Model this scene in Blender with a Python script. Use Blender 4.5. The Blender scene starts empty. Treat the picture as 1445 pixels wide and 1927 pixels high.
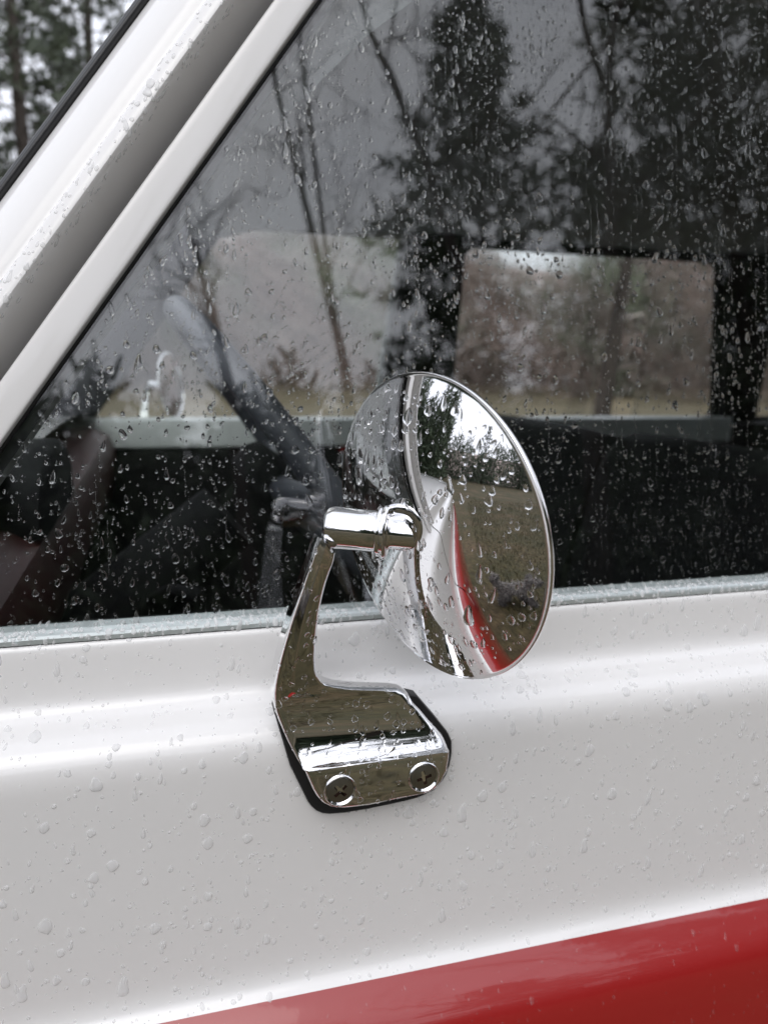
import bpy, bmesh, math, random
import numpy as np
from mathutils import Vector, Matrix
from mathutils.bvhtree import BVHTree

random.seed(4)
rng = np.random.default_rng(11)
S = bpy.context.scene
COL = S.collection
H = 1.27                       # camera height above the ground; lengths below are metres from the camera, X to the rear of the car, Y into the car
R_ = math.radians

# ------------------------------------------------------------------ camera, sky, sun, exposure
cd = bpy.data.cameras.new('camera'); cam = bpy.data.objects.new('camera', cd); COL.objects.link(cam)
ex = np.array([0.96232654, -0.27115639, 0.02004594])
dn = np.array([-0.03596527, -0.20002451, -0.97913058])
fw = np.array([0.26950719, 0.94152239, -0.20224111])
cam.matrix_world = Matrix((( ex[0], -dn[0], -fw[0], 0), (ex[1], -dn[1], -fw[1], 0), (ex[2], -dn[2], -fw[2], H), (0, 0, 0, 1)))
cd.sensor_fit = 'HORIZONTAL'; cd.sensor_width = 36.0; cd.lens = 36.0*1450/1445
cd.clip_start = 0.02; cd.clip_end = 600
cd.dof.use_dof = True; cd.dof.focus_distance = 0.365; cd.dof.aperture_fstop = 11.0
S.camera = cam

w = bpy.data.worlds.new('World'); S.world = w; w.use_nodes = True
nt = w.node_tree; nt.nodes.clear()
N = nt.nodes.new; L = nt.links.new
sky = N('ShaderNodeTexSky'); sky.sky_type = 'NISHITA'; sky.sun_disc = False
sky.sun_elevation = R_(48); sky.sun_rotation = R_(200); sky.air_density = 1.0; sky.dust_density = 4.0; sky.ozone_density = 1.0
hs = N('ShaderNodeHueSaturation'); hs.inputs['Saturation'].default_value = 0.25
L(sky.outputs[0], hs.inputs['Color'])
bg1 = N('ShaderNodeBackground'); bg1.inputs[1].default_value = 0.05; L(hs.outputs[0], bg1.inputs[0])
# the overcast layer: even grey-white cloud with soft mottling
tc = N('ShaderNodeTexCoord'); nz = N('ShaderNodeTexNoise'); nz.inputs['Scale'].default_value = 2.2; nz.inputs['Detail'].default_value = 5
L(tc.outputs['Generated'], nz.inputs['Vector'])
cr = N('ShaderNodeValToRGB'); cr.color_ramp.elements[0].position = 0.3; cr.color_ramp.elements[0].color = (0.79, 0.83, 0.95, 1)
cr.color_ramp.elements[1].position = 0.7; cr.color_ramp.elements[1].color = (1.0, 1.015, 1.09, 1)
L(nz.outputs['Fac'], cr.inputs[0])
bg2 = N('ShaderNodeBackground'); bg2.inputs[1].default_value = 1.1; L(cr.outputs[0], bg2.inputs[0])
ad = N('ShaderNodeAddShader'); L(bg1.outputs[0], ad.inputs[0]); L(bg2.outputs[0], ad.inputs[1])
wo = N('ShaderNodeOutputWorld'); L(ad.outputs[0], wo.inputs[0])

sd = bpy.data.lights.new('sun', 'SUN'); sd.energy = 0.5; sd.angle = R_(40); sd.color = (1.0, 0.97, 0.93)
sun = bpy.data.objects.new('sun', sd); COL.objects.link(sun)
sun.rotation_euler = (R_(42), 0, R_(-20))
S.view_settings.view_transform = 'Standard'; S.view_settings.look = 'None'
S.view_settings.exposure = 0.08; S.view_settings.gamma = 1.0; S.view_settings.use_curve_mapping = False
S.render.engine = 'CYCLES'
S.cycles.max_bounces = 16; S.cycles.transmission_bounces = 12; S.cycles.glossy_bounces = 8
S.cycles.transparent_max_bounces = 24; S.cycles.diffuse_bounces = 4
S.cycles.sample_clamp_indirect = 6.0; S.cycles.use_denoising = True; S.cycles.denoiser = 'OPENIMAGEDENOISE'

# ------------------------------------------------------------------ materials
def nodes(name):
    m = bpy.data.materials.new(name); m.use_nodes = True
    return m, m.node_tree, m.node_tree.nodes['Principled BSDF']

def mat(name, col, rough=0.5, metal=0.0, coat=0.0, bump=0.0, bscale=200.0, vary=0.0, vscale=8.0, spec=0.5, coat_rough=0.03, stretch=None):
    m, t, b = nodes(name)
    b.inputs['Base Color'].default_value = (*col, 1); b.inputs['Roughness'].default_value = rough
    b.inputs['Metallic'].default_value = metal; b.inputs['Coat Weight'].default_value = coat
    b.inputs['Coat Roughness'].default_value = coat_rough; b.inputs['Specular IOR Level'].default_value = spec
    if bump or vary:
        g = t.nodes.new('ShaderNodeTexCoord')
        src = g.outputs['Object']
        if stretch:
            mp = t.nodes.new('ShaderNodeMapping'); mp.inputs['Scale'].default_value = stretch
            t.links.new(src, mp.inputs['Vector']); src = mp.outputs[0]
    if vary:
        n = t.nodes.new('ShaderNodeTexNoise'); n.inputs['Scale'].default_value = vscale; n.inputs['Detail'].default_value = 6
        t.links.new(src, n.inputs['Vector'])
        r = t.nodes.new('ShaderNodeValToRGB')
        r.color_ramp.elements[0].position = 0.32; r.color_ramp.elements[1].position = 0.68
        r.color_ramp.elements[0].color = (*[c*(1-vary) for c in col], 1)
        r.color_ramp.elements[1].color = (*[min(1, c*(1+vary)) for c in col], 1)
        t.links.new(n.outputs['Fac'], r.inputs[0]); t.links.new(r.outputs[0], b.inputs['Base Color'])
    if bump:
        n2 = t.nodes.new('ShaderNodeTexNoise'); n2.inputs['Scale'].default_value = bscale; n2.inputs['Detail'].default_value = 3
        t.links.new(src, n2.inputs['Vector'])
        bp = t.nodes.new('ShaderNodeBump'); bp.inputs['Strength'].default_value = bump; bp.inputs['Distance'].default_value = 0.002
        t.links.new(n2.outputs['Fac'], bp.inputs['Height'])
        t.links.new(bp.outputs[0], b.inputs['Normal'])
        if coat: t.links.new(bp.outputs[0], b.inputs['Coat Normal'])
    return m

def glass_mat(name, tint, k=0.04):
    """Clear sheet glass: each face reflects by Schlick's law and lets the rest straight through."""
    m = bpy.data.materials.new(name); m.use_nodes = True
    t = m.node_tree; t.nodes.clear(); n = t.nodes.new; l = t.links.new
    g = n('ShaderNodeNewGeometry'); d = n('ShaderNodeVectorMath'); d.operation = 'DOT_PRODUCT'
    l(g.outputs['Incoming'], d.inputs[0]); l(g.outputs['Normal'], d.inputs[1])
    a = n('ShaderNodeMath'); a.operation = 'ABSOLUTE'; l(d.outputs['Value'], a.inputs[0])
    s = n('ShaderNodeMath'); s.operation = 'SUBTRACT'; s.inputs[0].default_value = 1.0; l(a.outputs[0], s.inputs[1])
    p = n('ShaderNodeMath'); p.operation = 'POWER'; p.inputs[1].default_value = 5.0; l(s.outputs[0], p.inputs[0])
    q = n('ShaderNodeMath'); q.operation = 'MULTIPLY_ADD'; q.inputs[1].default_value = 1-k; q.inputs[2].default_value = k; l(p.outputs[0], q.inputs[0])
    tr = n('ShaderNodeBsdfTransparent'); tr.inputs[0].default_value = (*tint, 1)
    gl = n('ShaderNodeBsdfGlossy'); gl.inputs['Roughness'].default_value = 0.0
    mx = n('ShaderNodeMixShader'); l(q.outputs[0], mx.inputs[0]); l(tr.outputs[0], mx.inputs[1]); l(gl.outputs[0], mx.inputs[2])
    o = n('ShaderNodeOutputMaterial'); l(mx.outputs[0], o.inputs[0])
    return m

def wet_glass(name, tint, k):
    m = glass_mat(name, tint, k); t = m.node_tree
    tr = [n for n in t.nodes if n.type == 'BSDF_TRANSPARENT'][0]; mx = [n for n in t.nodes if n.type == 'MIX_SHADER'][0]
    rf = t.nodes.new('ShaderNodeBsdfRefraction'); rf.inputs['IOR'].default_value = 1.06; rf.inputs['Roughness'].default_value = 0.14
    rf.inputs[0].default_value = (*tint, 1)
    x = t.nodes.new('ShaderNodeMixShader'); x.inputs[0].default_value = 0.45
    t.links.new(tr.outputs[0], x.inputs[1]); t.links.new(rf.outputs[0], x.inputs[2]); t.links.new(x.outputs[0], mx.inputs[1])
    return m
M = {}
M['white'] = mat('white_paint', (0.80, 0.79, 0.778), 0.45, coat=1.0, coat_rough=0.05, bump=0.015, bscale=60)
M['red'] = mat('red_paint', (0.31, 0.009, 0.009), 0.4, coat=1.0, coat_rough=0.05, bump=0.03, bscale=90)
M['chrome'] = mat('chrome', (0.86, 0.86, 0.87), 0.025, metal=1.0)
M['cast'] = mat('cast_chrome', (0.84, 0.84, 0.85), 0.03, metal=1.0, bump=0.02, bscale=60)
M['steel'] = mat('screw_steel', (0.34, 0.33, 0.31), 0.33, metal=1.0, bump=0.05, bscale=900)
M['slot_dark'] = mat('screw_slot_dark', (0.016, 0.007, 0.004), 0.9, vary=0.4, vscale=400, spec=0.1)  # near-black brown for the walls and bottom of the cut cross
M['mirror'] = mat('mirror_silver', (0.9, 0.9, 0.9), 0.0, metal=1.0)
M['rubber'] = mat('black_rubber', (0.014, 0.014, 0.015), 0.45, bump=0.1, bscale=500)
M['felt'] = mat('run_channel', (0.05, 0.05, 0.055), 0.6)
M['wet'] = wet_glass('wet_glass', (0.95, 0.96, 0.955), 0.04)
M['alu'] = mat('belt_trim', (0.60, 0.65, 0.65), 0.35, metal=0.45, bump=0.05, bscale=300)
M['glass'] = glass_mat('window_glass', (0.94, 0.955, 0.95), 0.09)
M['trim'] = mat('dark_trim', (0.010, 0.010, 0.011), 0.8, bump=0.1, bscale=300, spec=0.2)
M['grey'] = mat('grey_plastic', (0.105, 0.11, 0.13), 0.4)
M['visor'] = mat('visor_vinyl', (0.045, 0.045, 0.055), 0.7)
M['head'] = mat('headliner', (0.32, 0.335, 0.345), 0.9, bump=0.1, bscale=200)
M['dash'] = mat('oxblood_dash', (0.055, 0.014, 0.012), 0.45, bump=0.1, bscale=300)
M['seat'] = mat('black_vinyl', (0.009, 0.010, 0.011), 0.75, bump=0.15, bscale=120, spec=0.2)
M['carpet'] = mat('carpet', (0.012, 0.011, 0.011), 0.95)
M['tyre'] = mat('tyre_rubber', (0.02, 0.02, 0.02), 0.75)
M['sill'] = mat('inner_white_paint', (0.62, 0.66, 0.64), 0.35, coat=0.5)
M['water'] = None
m, t, b = nodes('water'); b.inputs['Transmission Weight'].default_value = 1.0; b.inputs['IOR'].default_value = 1.333
b.inputs['Roughness'].default_value = 0.0; b.inputs['Base Color'].default_value = (1, 1, 1, 1); M['water'] = m
def bead_mat(name, wt):
    m = glass_mat(name, (1, 1, 1), 0.03); t = m.node_tree
    o = [n for n in t.nodes if n.type == 'OUTPUT_MATERIAL'][0]; sh = o.inputs[0].links[0].from_socket
    d = t.nodes.new('ShaderNodeBsdfDiffuse'); d.inputs[0].default_value = (0.9, 0.9, 0.9, 1)  # white mixed in, standing for the light that drops gather on paint
    x = t.nodes.new('ShaderNodeMixShader'); x.inputs[0].default_value = wt
    t.links.new(sh, x.inputs[1]); t.links.new(d.outputs[0], x.inputs[2]); t.links.new(x.outputs[0], o.inputs[0])
    return m
M['bead'] = bead_mat('bead_water_lightened', 0.42); M['redbead'] = bead_mat('bead_water_thin', 0.03)
M['bark'] = mat('bark', (0.055, 0.045, 0.038), 0.9, vary=0.4, vscale=6, stretch=(6, 6, 1))
M['twig'] = mat('twig_bark', (0.06, 0.05, 0.045), 0.9)
M['needle'] = mat('pine_needles', (0.065, 0.090, 0.050), 0.6, vary=0.55, vscale=0.8)
M['needle3'] = mat('pale_pine_needles', (0.085, 0.105, 0.070), 0.6, vary=0.45, vscale=0.8)
M['needle2'] = mat('spruce_needles', (0.075, 0.100, 0.060), 0.6, vary=0.5, vscale=0.9)
M['brush1'] = mat('bare_brush', (0.34, 0.265, 0.24), 0.9, vary=0.5, vscale=0.5)
M['brush2'] = mat('grey_brush', (0.39, 0.35, 0.32), 0.9, vary=0.4, vscale=0.5)
M['brush3'] = mat('green_brush', (0.22, 0.255, 0.18), 0.9, vary=0.4, vscale=0.5)
M['tan'] = mat('dead_grass', (0.19, 0.155, 0.095), 0.9, vary=0.4, vscale=0.7)
M['blade'] = mat('grass_blades', (0.070, 0.062, 0.024), 0.7, vary=0.8, vscale=1.3)
M['fur'] = mat('grey_fur', (0.21, 0.195, 0.18), 0.9, vary=0.5, vscale=30, bump=0.6, bscale=90)
M['nose'] = mat('dog_nose', (0.01, 0.01, 0.01), 0.4)
M['boxwhite'] = mat('weathered_white_board', (0.72, 0.76, 0.74), 0.6, vary=0.1, vscale=10)
M['tin'] = mat('galvanised_tin', (0.45, 0.46, 0.46), 0.4, metal=0.6)
M['lamp'] = mat('lamp_lens', (0.6, 0.6, 0.58), 0.1, coat=1)
M['amber'] = mat('amber_lens', (0.5, 0.12, 0.01), 0.2, coat=1)

def ground_mat():
    m, t, b = nodes('lawn')
    g = t.nodes.new('ShaderNodeTexCoord')
    n1 = t.nodes.new('ShaderNodeTexNoise'); n1.inputs['Scale'].default_value = 0.9; n1.inputs['Detail'].default_value = 9; n1.inputs['Roughness'].default_value = 0.65
    n2 = t.nodes.new('ShaderNodeTexNoise'); n2.inputs['Scale'].default_value = 14; n2.inputs['Detail'].default_value = 6
    for n in (n1, n2): t.links.new(g.outputs['Object'], n.inputs['Vector'])
    r1 = t.nodes.new('ShaderNodeValToRGB'); e = r1.color_ramp.elements
    e[0].position = 0.33; e[0].color = (0.040, 0.042, 0.015, 1); e[1].position = 0.66; e[1].color = (0.120, 0.082, 0.045, 1)
    k = e.new(0.5); k.color = (0.072, 0.058, 0.024, 1)
    r2 = t.nodes.new('ShaderNodeValToRGB'); r2.color_ramp.elements[0].position = 0.3; r2.color_ramp.elements[0].color = (0.55, 0.55, 0.55, 1)
    r2.color_ramp.elements[1].position = 0.7; r2.color_ramp.elements[1].color = (1.25, 1.25, 1.2, 1)
    mx = t.nodes.new('ShaderNodeMix'); mx.data_type = 'RGBA'; mx.blend_type = 'MULTIPLY'; mx.inputs[0].default_value = 1.0
    t.links.new(n1.outputs['Fac'], r1.inputs[0]); t.links.new(n2.outputs['Fac'], r2.inputs[0])
    t.links.new(r1.outputs[0], mx.inputs[6]); t.links.new(r2.outputs[0], mx.inputs[7]); t.links.new(mx.outputs[2], b.inputs['Base Color'])
    b.inputs['Roughness'].default_value = 0.9
    bp = t.nodes.new('ShaderNodeBump'); bp.inputs['Strength'].default_value = 0.8; bp.inputs['Distance'].default_value = 0.03
    t.links.new(n2.outputs['Fac'], bp.inputs['Height']); t.links.new(bp.outputs[0], b.inputs['Normal'])
    return m
M['lawn'] = ground_mat()

# ------------------------------------------------------------------ helpers
class MB:
    def __init__(s): s.v = []; s.f = []; s.m = []
    def add(s, v, f, mi=0):
        o = len(s.v); s.v += [tuple(p) for p in v]; s.f += [tuple(i+o for i in q) for q in f]; s.m += [mi]*len(f)
    def box(s, x0, x1, y0, y1, z0, z1, mi=0):
        s.add([(x0,y0,z0),(x1,y0,z0),(x1,y1,z0),(x0,y1,z0),(x0,y0,z1),(x1,y0,z1),(x1,y1,z1),(x0,y1,z1)],
              [(0,3,2,1),(4,5,6,7),(0,1,5,4),(1,2,6,5),(2,3,7,6),(3,0,4,7)], mi)
    def loft(s, rings, close=True, caps=True, mi=0):
        n = len(rings[0]); v = [p for r in rings for p in r]; f = []
        for i in range(len(rings)-1):
            for j in range(n if close else n-1):
                k = (j+1) % n
                f.append((i*n+j, i*n+k, (i+1)*n+k, (i+1)*n+j))
        if caps:
            f.append(tuple(range(n))[::-1]); f.append(tuple((len(rings)-1)*n+j for j in range(n)))
        s.add(v, f, mi)
    def tube(s, pts, rad, n=8, mi=0, caps=True):
        pts = [Vector(p) for p in pts]
        if not hasattr(rad, '__len__'): rad = [rad]*len(pts)
        rings = []; up = None
        for i, p in enumerate(pts):
            d = (pts[min(i+1, len(pts)-1)]-pts[max(i-1, 0)]).normalized()
            if up is None: up = Vector((0,0,1)) if abs(d.z) < 0.9 else Vector((1,0,0))
            a = d.cross(up).normalized(); up = a.cross(d).normalized()
            rings.append([tuple(p+(a*math.cos(q)+up*math.sin(q))*rad[i]) for q in [2*math.pi*k/n for k in range(n)]])
        s.loft(rings, True, caps, mi)
    def revolve(s, origin, axis, prof, n=48, mi=0):
        """prof: (radius, distance along axis)"""
        o = Vector(origin); a = Vector(axis).normalized(); u = a.cross(Vector((0,0,1))).normalized(); q = a.cross(u)
        rings = [[tuple(o+a*h+(u*math.cos(t)+q*math.sin(t))*max(r, 1e-5)) for t in [2*math.pi*k/n for k in range(n)]] for r, h in prof]
        s.loft(rings, True, False, mi)

def mesh_obj(name, verts, faces, mats, mi=None, parent=None, smooth=None, origin=None):
    me = bpy.data.meshes.new(name)
    v = np.array(verts, dtype=float).reshape(-1, 3)
    if origin is None: origin = parent['org'] if parent is not None and 'org' in parent else (0, 0, -H)
    v = v-np.array(origin)
    me.from_pydata(v.tolist(), [], faces)
    for k in (mats if isinstance(mats, (list, tuple)) else [mats]): me.materials.append(k)
    if mi is not None and len(set(mi)) > 1: me.polygons.foreach_set('material_index', mi)
    if smooth is not None:
        me.polygons.foreach_set('use_smooth', [True]*len(me.polygons))
        if smooth < 170: me.set_sharp_from_angle(angle=R_(smooth))
    me.update()
    o = bpy.data.objects.new(name, me); COL.objects.link(o)
    if parent is not None: o.parent = parent
    else: o.location = (origin[0], origin[1], origin[2]+H)
    return o

def build(mb, name, mats, parent=None, smooth=None, origin=None, fix=True):
    o = mesh_obj(name, mb.v, mb.f, mats, mb.m, parent, None, origin)
    if fix:
        bm = bmesh.new(); bm.from_mesh(o.data); bmesh.ops.recalc_face_normals(bm, faces=bm.faces); bm.to_mesh(o.data); bm.free()
    if smooth is not None:
        o.data.polygons.foreach_set('use_smooth', [True]*len(o.data.polygons))
        if smooth < 170: o.data.set_sharp_from_angle(angle=R_(smooth))
    if parent is not None and 'org' in parent: o['org'] = parent['org']
    return o

def tag(o, label=None, cat=None, group=None, kind=None):
    if label: o['label'] = label
    if cat: o['category'] = cat
    if group: o['group'] = group
    if kind: o['kind'] = kind
    return o

def thing(name, org, label, cat, group=None):
    o = bpy.data.objects.new(name, None); COL.objects.link(o)
    o.location = (org[0], org[1], org[2]+H); o['org'] = list(org); o.empty_display_size = 0.2
    return tag(o, label, cat, group)

def part_empty(name, parent, label=None):
    o = bpy.data.objects.new(name, None); COL.objects.link(o); o.parent = parent; o['org'] = list(parent['org'])
    if label: o['label'] = label
    return o

def chaikin(p, it=2):
    p = [np.array(q, float) for q in p]
    for _ in range(it):
        q = [p[0]]
        for a, b in zip(p[:-1], p[1:]): q += [a*.75+b*.25, a*.25+b*.75]
        q.append(p[-1]); p = q
    return p

def strip(prof, xs, mb, mi_fn=None):
    """extrude a (Y, Z) profile along X; xs may bend it through (x, dy, dz) triples"""
    rows = [[(x, y+dy, z+dz) for y, z in prof] for x, dy, dz in xs]
    n = len(prof)
    for i in range(len(rows)-1):
        for j in range(n-1):
            mb.add([rows[i][j], rows[i+1][j], rows[i+1][j+1], rows[i][j+1]], [(0,1,2,3)], mi_fn(j) if mi_fn else 0)

def merge(o, d=1e-5):
    bm = bmesh.new(); bm.from_mesh(o.data); bmesh.ops.remove_doubles(bm, verts=bm.verts, dist=d); bm.to_mesh(o.data); bm.free()

# ------------------------------------------------------------------ ground, field, hill
def disc(name, m, r0, r1, zf, a0, a1, na=72, nr=24):
    v = []; f = []
    for i in range(nr+1):
        r = r0+(r1-r0)*i/nr
        for j in range(na+1):
            a = a0+(a1-a0)*j/na; x = r*math.sin(a); y = r*math.cos(a)
            v.append((x, y, -H+zf(r, a)))
    for i in range(nr):
        for j in range(na):
            p = i*(na+1)+j; f.append((p, p+na+1, p+na+2, p+1))
    return mesh_obj(name, v, f, m, None, None, 180)
g = mesh_obj('ground', [(-300,-300,-H),(300,-300,-H),(300,300,-H),(-300,300,-H)], [(0,1,2,3)], M['lawn']); tag(g, kind='structure')
fld = disc('field', M['tan'], 9, 34, lambda r, a: 0.004+0.03*max(0, math.sin(a*9+r)), R_(-40), R_(62)); tag(fld, kind='structure')
hill = disc('hill', M['brush1'], 30, 75, lambda r, a: 0.20*(r-30)+0.3*math.sin(a*7), -math.pi, math.pi, 120, 12); tag(hill, kind='structure')

# ------------------------------------------------------------------ trees and brush
def conifer(name, label, x, y, h, rad, seed, m='needle', start=0.08, group='conifers', tufts=17, nb=None, droop=-0.15, power=0.9, lean=(0, 0)):
    rs = np.random.default_rng(seed)
    t = thing(name, (x, y, -H), label, 'tree', group)
    tr = MB()
    def axis(u): return Vector((x+lean[0]*u*h+0.05*h*0.1*math.sin(u*5+seed), y+lean[1]*u*h, -H+u*h))
    us = [i/10 for i in range(11)]
    tr.tube([axis(u) for u in us], [0.0105*h*(1-u)**0.8+0.012 for u in us], 8)
    nb = nb or int(h*13)
    cv = []; cf = []
    for i in range(nb):
        u = start+(0.985-start)*(i+rs.random())/nb
        L_ = rad*((1-u)/(1-start))**power*(0.65+0.5*rs.random())+0.15
        a = i*2.4+rs.normal()*0.4
        p0 = axis(u); d = Vector((math.cos(a), math.sin(a), 0.22+0.3*u+rs.normal()*0.08)).normalized()
        pts = [p0+d*(L_*s)+Vector((0, 0, droop*L_*s*s)) for s in (0, 0.35, 0.7, 1.0)]
        tr.tube(pts, [0.018+0.008*L_, 0.014, 0.009, 0.004], 3, caps=False)
        nt_ = max(4, int(tufts*(0.4+0.6*L_/rad)))
        for k in range(nt_):
            s = 0.22+0.8*rs.random()**0.8
            c = p0+d*(L_*s)+Vector((0, 0, droop*L_*s*s))+Vector(rs.normal(size=3).tolist())*(0.05+0.10*L_*(1.1-s))
            for q in range(7):
                dd = Vector(rs.normal(size=3).tolist())+d*0.9+Vector((0, 0, 0.2)); dd.normalize()
                ln = 0.15+0.22*rs.random(); sd_ = dd.cross(Vector(rs.normal(size=3).tolist())).normalized()*0.027
                o = len(cv)
                cv += [tuple(c-sd_), tuple(c+sd_), tuple(c+dd*ln+sd_*0.5), tuple(c+dd*ln-sd_*0.5)]
                cf.append((o, o+1, o+2, o+3))
    build(tr, 'trunk', M['bark'], t, 180, fix=False)
    mesh_obj('crown', cv, cf, M[m], None, t)
    return t

def bare_tree(name, label, pts, r0, seed, nbr=10, group='bare trees', spread=0.5, fork=None):
    rs = np.random.default_rng(seed)
    pts = [Vector(p) for p in pts]
    t = thing(name, tuple(pts[0]), label, 'tree', group)
    tr = MB(); tr.tube(pts, [r0*(1-0.75*i/(len(pts)-1)) for i in range(len(pts))], 8)
    cr_ = MB()
    def limb(p, d, ln, r, lev):
        q = [p]
        for s in range(4):
            d = (d+Vector(rs.normal(size=3).tolist())*0.13+Vector((0, 0, 0.05))).normalized(); q.append(q[-1]+d*(ln/4))
        cr_.tube(q, [r, r*0.8, r*0.6, r*0.45, r*0.3], 5 if r > 0.012 else 3, caps=False)
        if lev > 0:
            for s in range(4):
                k = 1+int(rs.random()*4); e = (d+Vector(rs.normal(size=3).tolist())*spread).normalized()
                limb(q[min(k, 4)], e, ln*(0.45+0.25*rs.random()), r*0.5, lev-1)
    tot = len(pts)-1
    for i in range(nbr):
        u = 0.35+0.65*(i+rs.random())/nbr; k = min(int(u*tot), tot-1); f_ = u*tot-k
        p = pts[k].lerp(pts[k+1], f_); d = (pts[k+1]-pts[k]).normalized()
        a = rs.random()*6.28; e = (d*0.8+Vector((math.cos(a), math.sin(a), 0.1))*0.8).normalized()
        limb(p, e, (pts[-1]-pts[0]).length*(0.14+0.12*rs.random()), r0*0.28*(1.2-u*0.6), 2)
    for e, ln in (fork or []): limb(pts[-1], Vector(e).normalized(), ln, r0*0.3, 2)
    build(tr, 'trunk', M['bark'], t, 180, fix=False); build(cr_, 'crown', M['twig'], t, None, fix=False)
    return t

def pol(az, el, d):   # a point on the lawn side of the car: azimuth from straight out towards the rear, elevation, distance
    return Vector((0.15+d*math.sin(R_(az)), 0.42-d*math.cos(R_(az)), 0.03+d*math.tan(R_(el))))
def polg(az, d):
    p = pol(az, 0, d); return (p.x, p.y)

# lawn side
conifer('conifer', 'pointed dark spruce standing free on the lawn, mirrored in the middle of the door glass', *polg(25, 13.0), 11.9, 3.5, 1, 'needle2', tufts=19, power=0.8)
conifer('conifer', 'broad tall dark spruce right behind the bare forked tree', *polg(43, 13.0), 17.5, 3.7, 2, 'needle2', tufts=15)
conifer('conifer', 'thick tall spruce close behind the broad spruce', *polg(47.5, 17.5), 19, 4.2, 12, 'needle2', tufts=16)
conifer('conifer', 'tall spruce at the end of the row of lawn trees, behind the car tail', *polg(55, 14.0), 16, 3.6, 3, 'needle2')
conifer('conifer', 'spruce of middle height standing farthest back across the lawn', *polg(34, 19.0), 12, 3.4, 4, 'needle')
conifer('conifer', 'spruce standing directly behind the fork of the large bare tree', *polg(39.5, 16.5), 12.5, 3.3, 14, 'needle2', tufts=16)
bare_tree('bare_tree', 'large bare forked tree between the two dark spruces', [(*polg(31.0, 10), -H), pol(32.1, 11.4, 10), pol(34.4, 21.9, 10), pol(35.4, 32, 10)], 0.20, 5, 9, fork=[((-0.25,-0.1,1), 3.5), ((0.35,0.1,1), 3.5)])
bare_tree('bare_tree', 'slim bare tree leaning towards the pointed spruce', [(*polg(25, 9), -H), pol(23, 22, 9), pol(20.4, 31.3, 9), pol(16.9, 38.4, 9), pol(15, 44, 9)], 0.085, 6, 9)
bare_tree('bare_tree', 'taller and thicker of two slim bare saplings growing side by side', [(*polg(15.6, 10), -H), pol(13.1, 16.9, 10), pol(11, 27, 10), pol(9, 35.1, 10), pol(8, 41, 10)], 0.085, 7, 7)
bare_tree('bare_tree', 'thinner of two slim bare saplings growing side by side', [(*polg(15.2, 10.3), -H), pol(12.9, 16.9, 10.3), pol(12.3, 24, 10.3), pol(11.2, 36.6, 10.3), pol(10.8, 42, 10.3)], 0.065, 8, 6)
bare_tree('bare_tree', 'small bare tree with a low twiggy crown opposite the steering wheel', [(*polg(5.5, 9), -H), pol(4, 15, 9), pol(3, 20.1, 9), pol(1.3, 27, 9)], 0.10, 9, 9, spread=0.7)
# far side of the car
def far(az, d): return (d*math.sin(R_(az)), d*math.cos(R_(az)))
conifer('pine_tree', 'pine with the thicker trunk beyond the windscreen pillar', *far(-7.9, 20), 17, 2.9, 21, 'needle3', 0.12, nb=120, tufts=13, droop=-0.05, power=0.55, group='pines beyond the car')
conifer('pine_tree', 'slender pine next to the windscreen pillar', *far(-3.7, 23), 17, 2.4, 22, 'needle3', 0.25, nb=95, tufts=13, droop=-0.05, power=0.5, group='pines beyond the car')
conifer('pine_tree', 'pine half hidden at the edge behind the thicker trunk', *far(-11.5, 24), 18, 3.2, 23, 'needle3', 0.1, nb=120, tufts=13, power=0.55, group='pines beyond the car')
conifer('pine_tree', 'bushy young pine low behind the two trunks', *far(-5.6, 27), 11, 2.6, 24, 'needle3', 0.05, nb=95, tufts=13, power=0.7, group='pines beyond the car')
bare_tree('bare_tree', 'grey leaning trunk in the field seen through the far rear window', [(5.531, 9.300, -1.270),(5.686, 9.300, -0.759),(5.800, 9.300, 0.228),(5.898, 9.300, 1.150),(6.004, 9.300, 1.849)], 0.17, 29, 5, group='bare trees')
# ahead of the car, mirrored in the chrome dome
for i, (x, y, h, lab) in enumerate([(-24, -9, 11, 'spruce far ahead of the car on the lawn side'), (-27, -3, 9, 'shorter spruce ahead of the car near the drive'),
                               (-25, 5, 13, 'tallest spruce ahead of the car beyond the bonnet'), (-20, -17, 12, 'spruce on the lawn corner ahead of the car')]):
    conifer('conifer', lab, x, y, h, 2.6, 40+i, 'needle', tufts=9, nb=70)

def brush(name, arcs, label, n, seed, group=None, mk=('brush1', 'brush2', 'brush3')):
    rs = np.random.default_rng(seed)
    a0, a1, r0, r1, hf, wid = arcs
    az = R_(a0)+(R_(a1)-R_(a0))*rs.random(n); r = r0+(r1-r0)*rs.random(n)
    hh = np.array([hf(math.degrees(a)) for a in az])
    hill_z = np.maximum(0, 0.20*(r-30))
    z = -H+hill_z+(hh-hill_z).clip(0.4)*rs.random(n)**1.15
    c = np.stack([r*np.sin(az), r*np.cos(az), z], 1)
    d = rs.normal(size=(n, 3))*[0.6, 0.6, 0.5]+[0, 0, 0.55]; d /= np.linalg.norm(d, axis=1)[:, None]
    ln = (0.25+0.7*rs.random(n))[:, None]; sdv = np.cross(d, rs.normal(size=(n, 3))); sdv /= np.linalg.norm(sdv, axis=1)[:, None]
    wd = (wid*(0.4+rs.random(n)))[:, None]
    v = np.stack([c-sdv*wd, c+sdv*wd, c+d*ln+sdv*wd*0.4, c+d*ln-sdv*wd*0.4], 1).reshape(-1, 3)
    f = np.arange(4*n).reshape(-1, 4)
    k = np.sin(az*23+1+z*0.4)+np.sin(az*51+z*1.9)+rs.normal(size=n)*0.7+0.28*(z-1.0).clip(-2, 4)
    mi = np.where(k > 1.15, 2, np.where(k > 0, 1, 0)).astype(int)
    o = mesh_obj(name, v, f.tolist(), [M[k] for k in mk], mi.tolist())
    return tag(o, label, 'brush', group, 'stuff')
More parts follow.
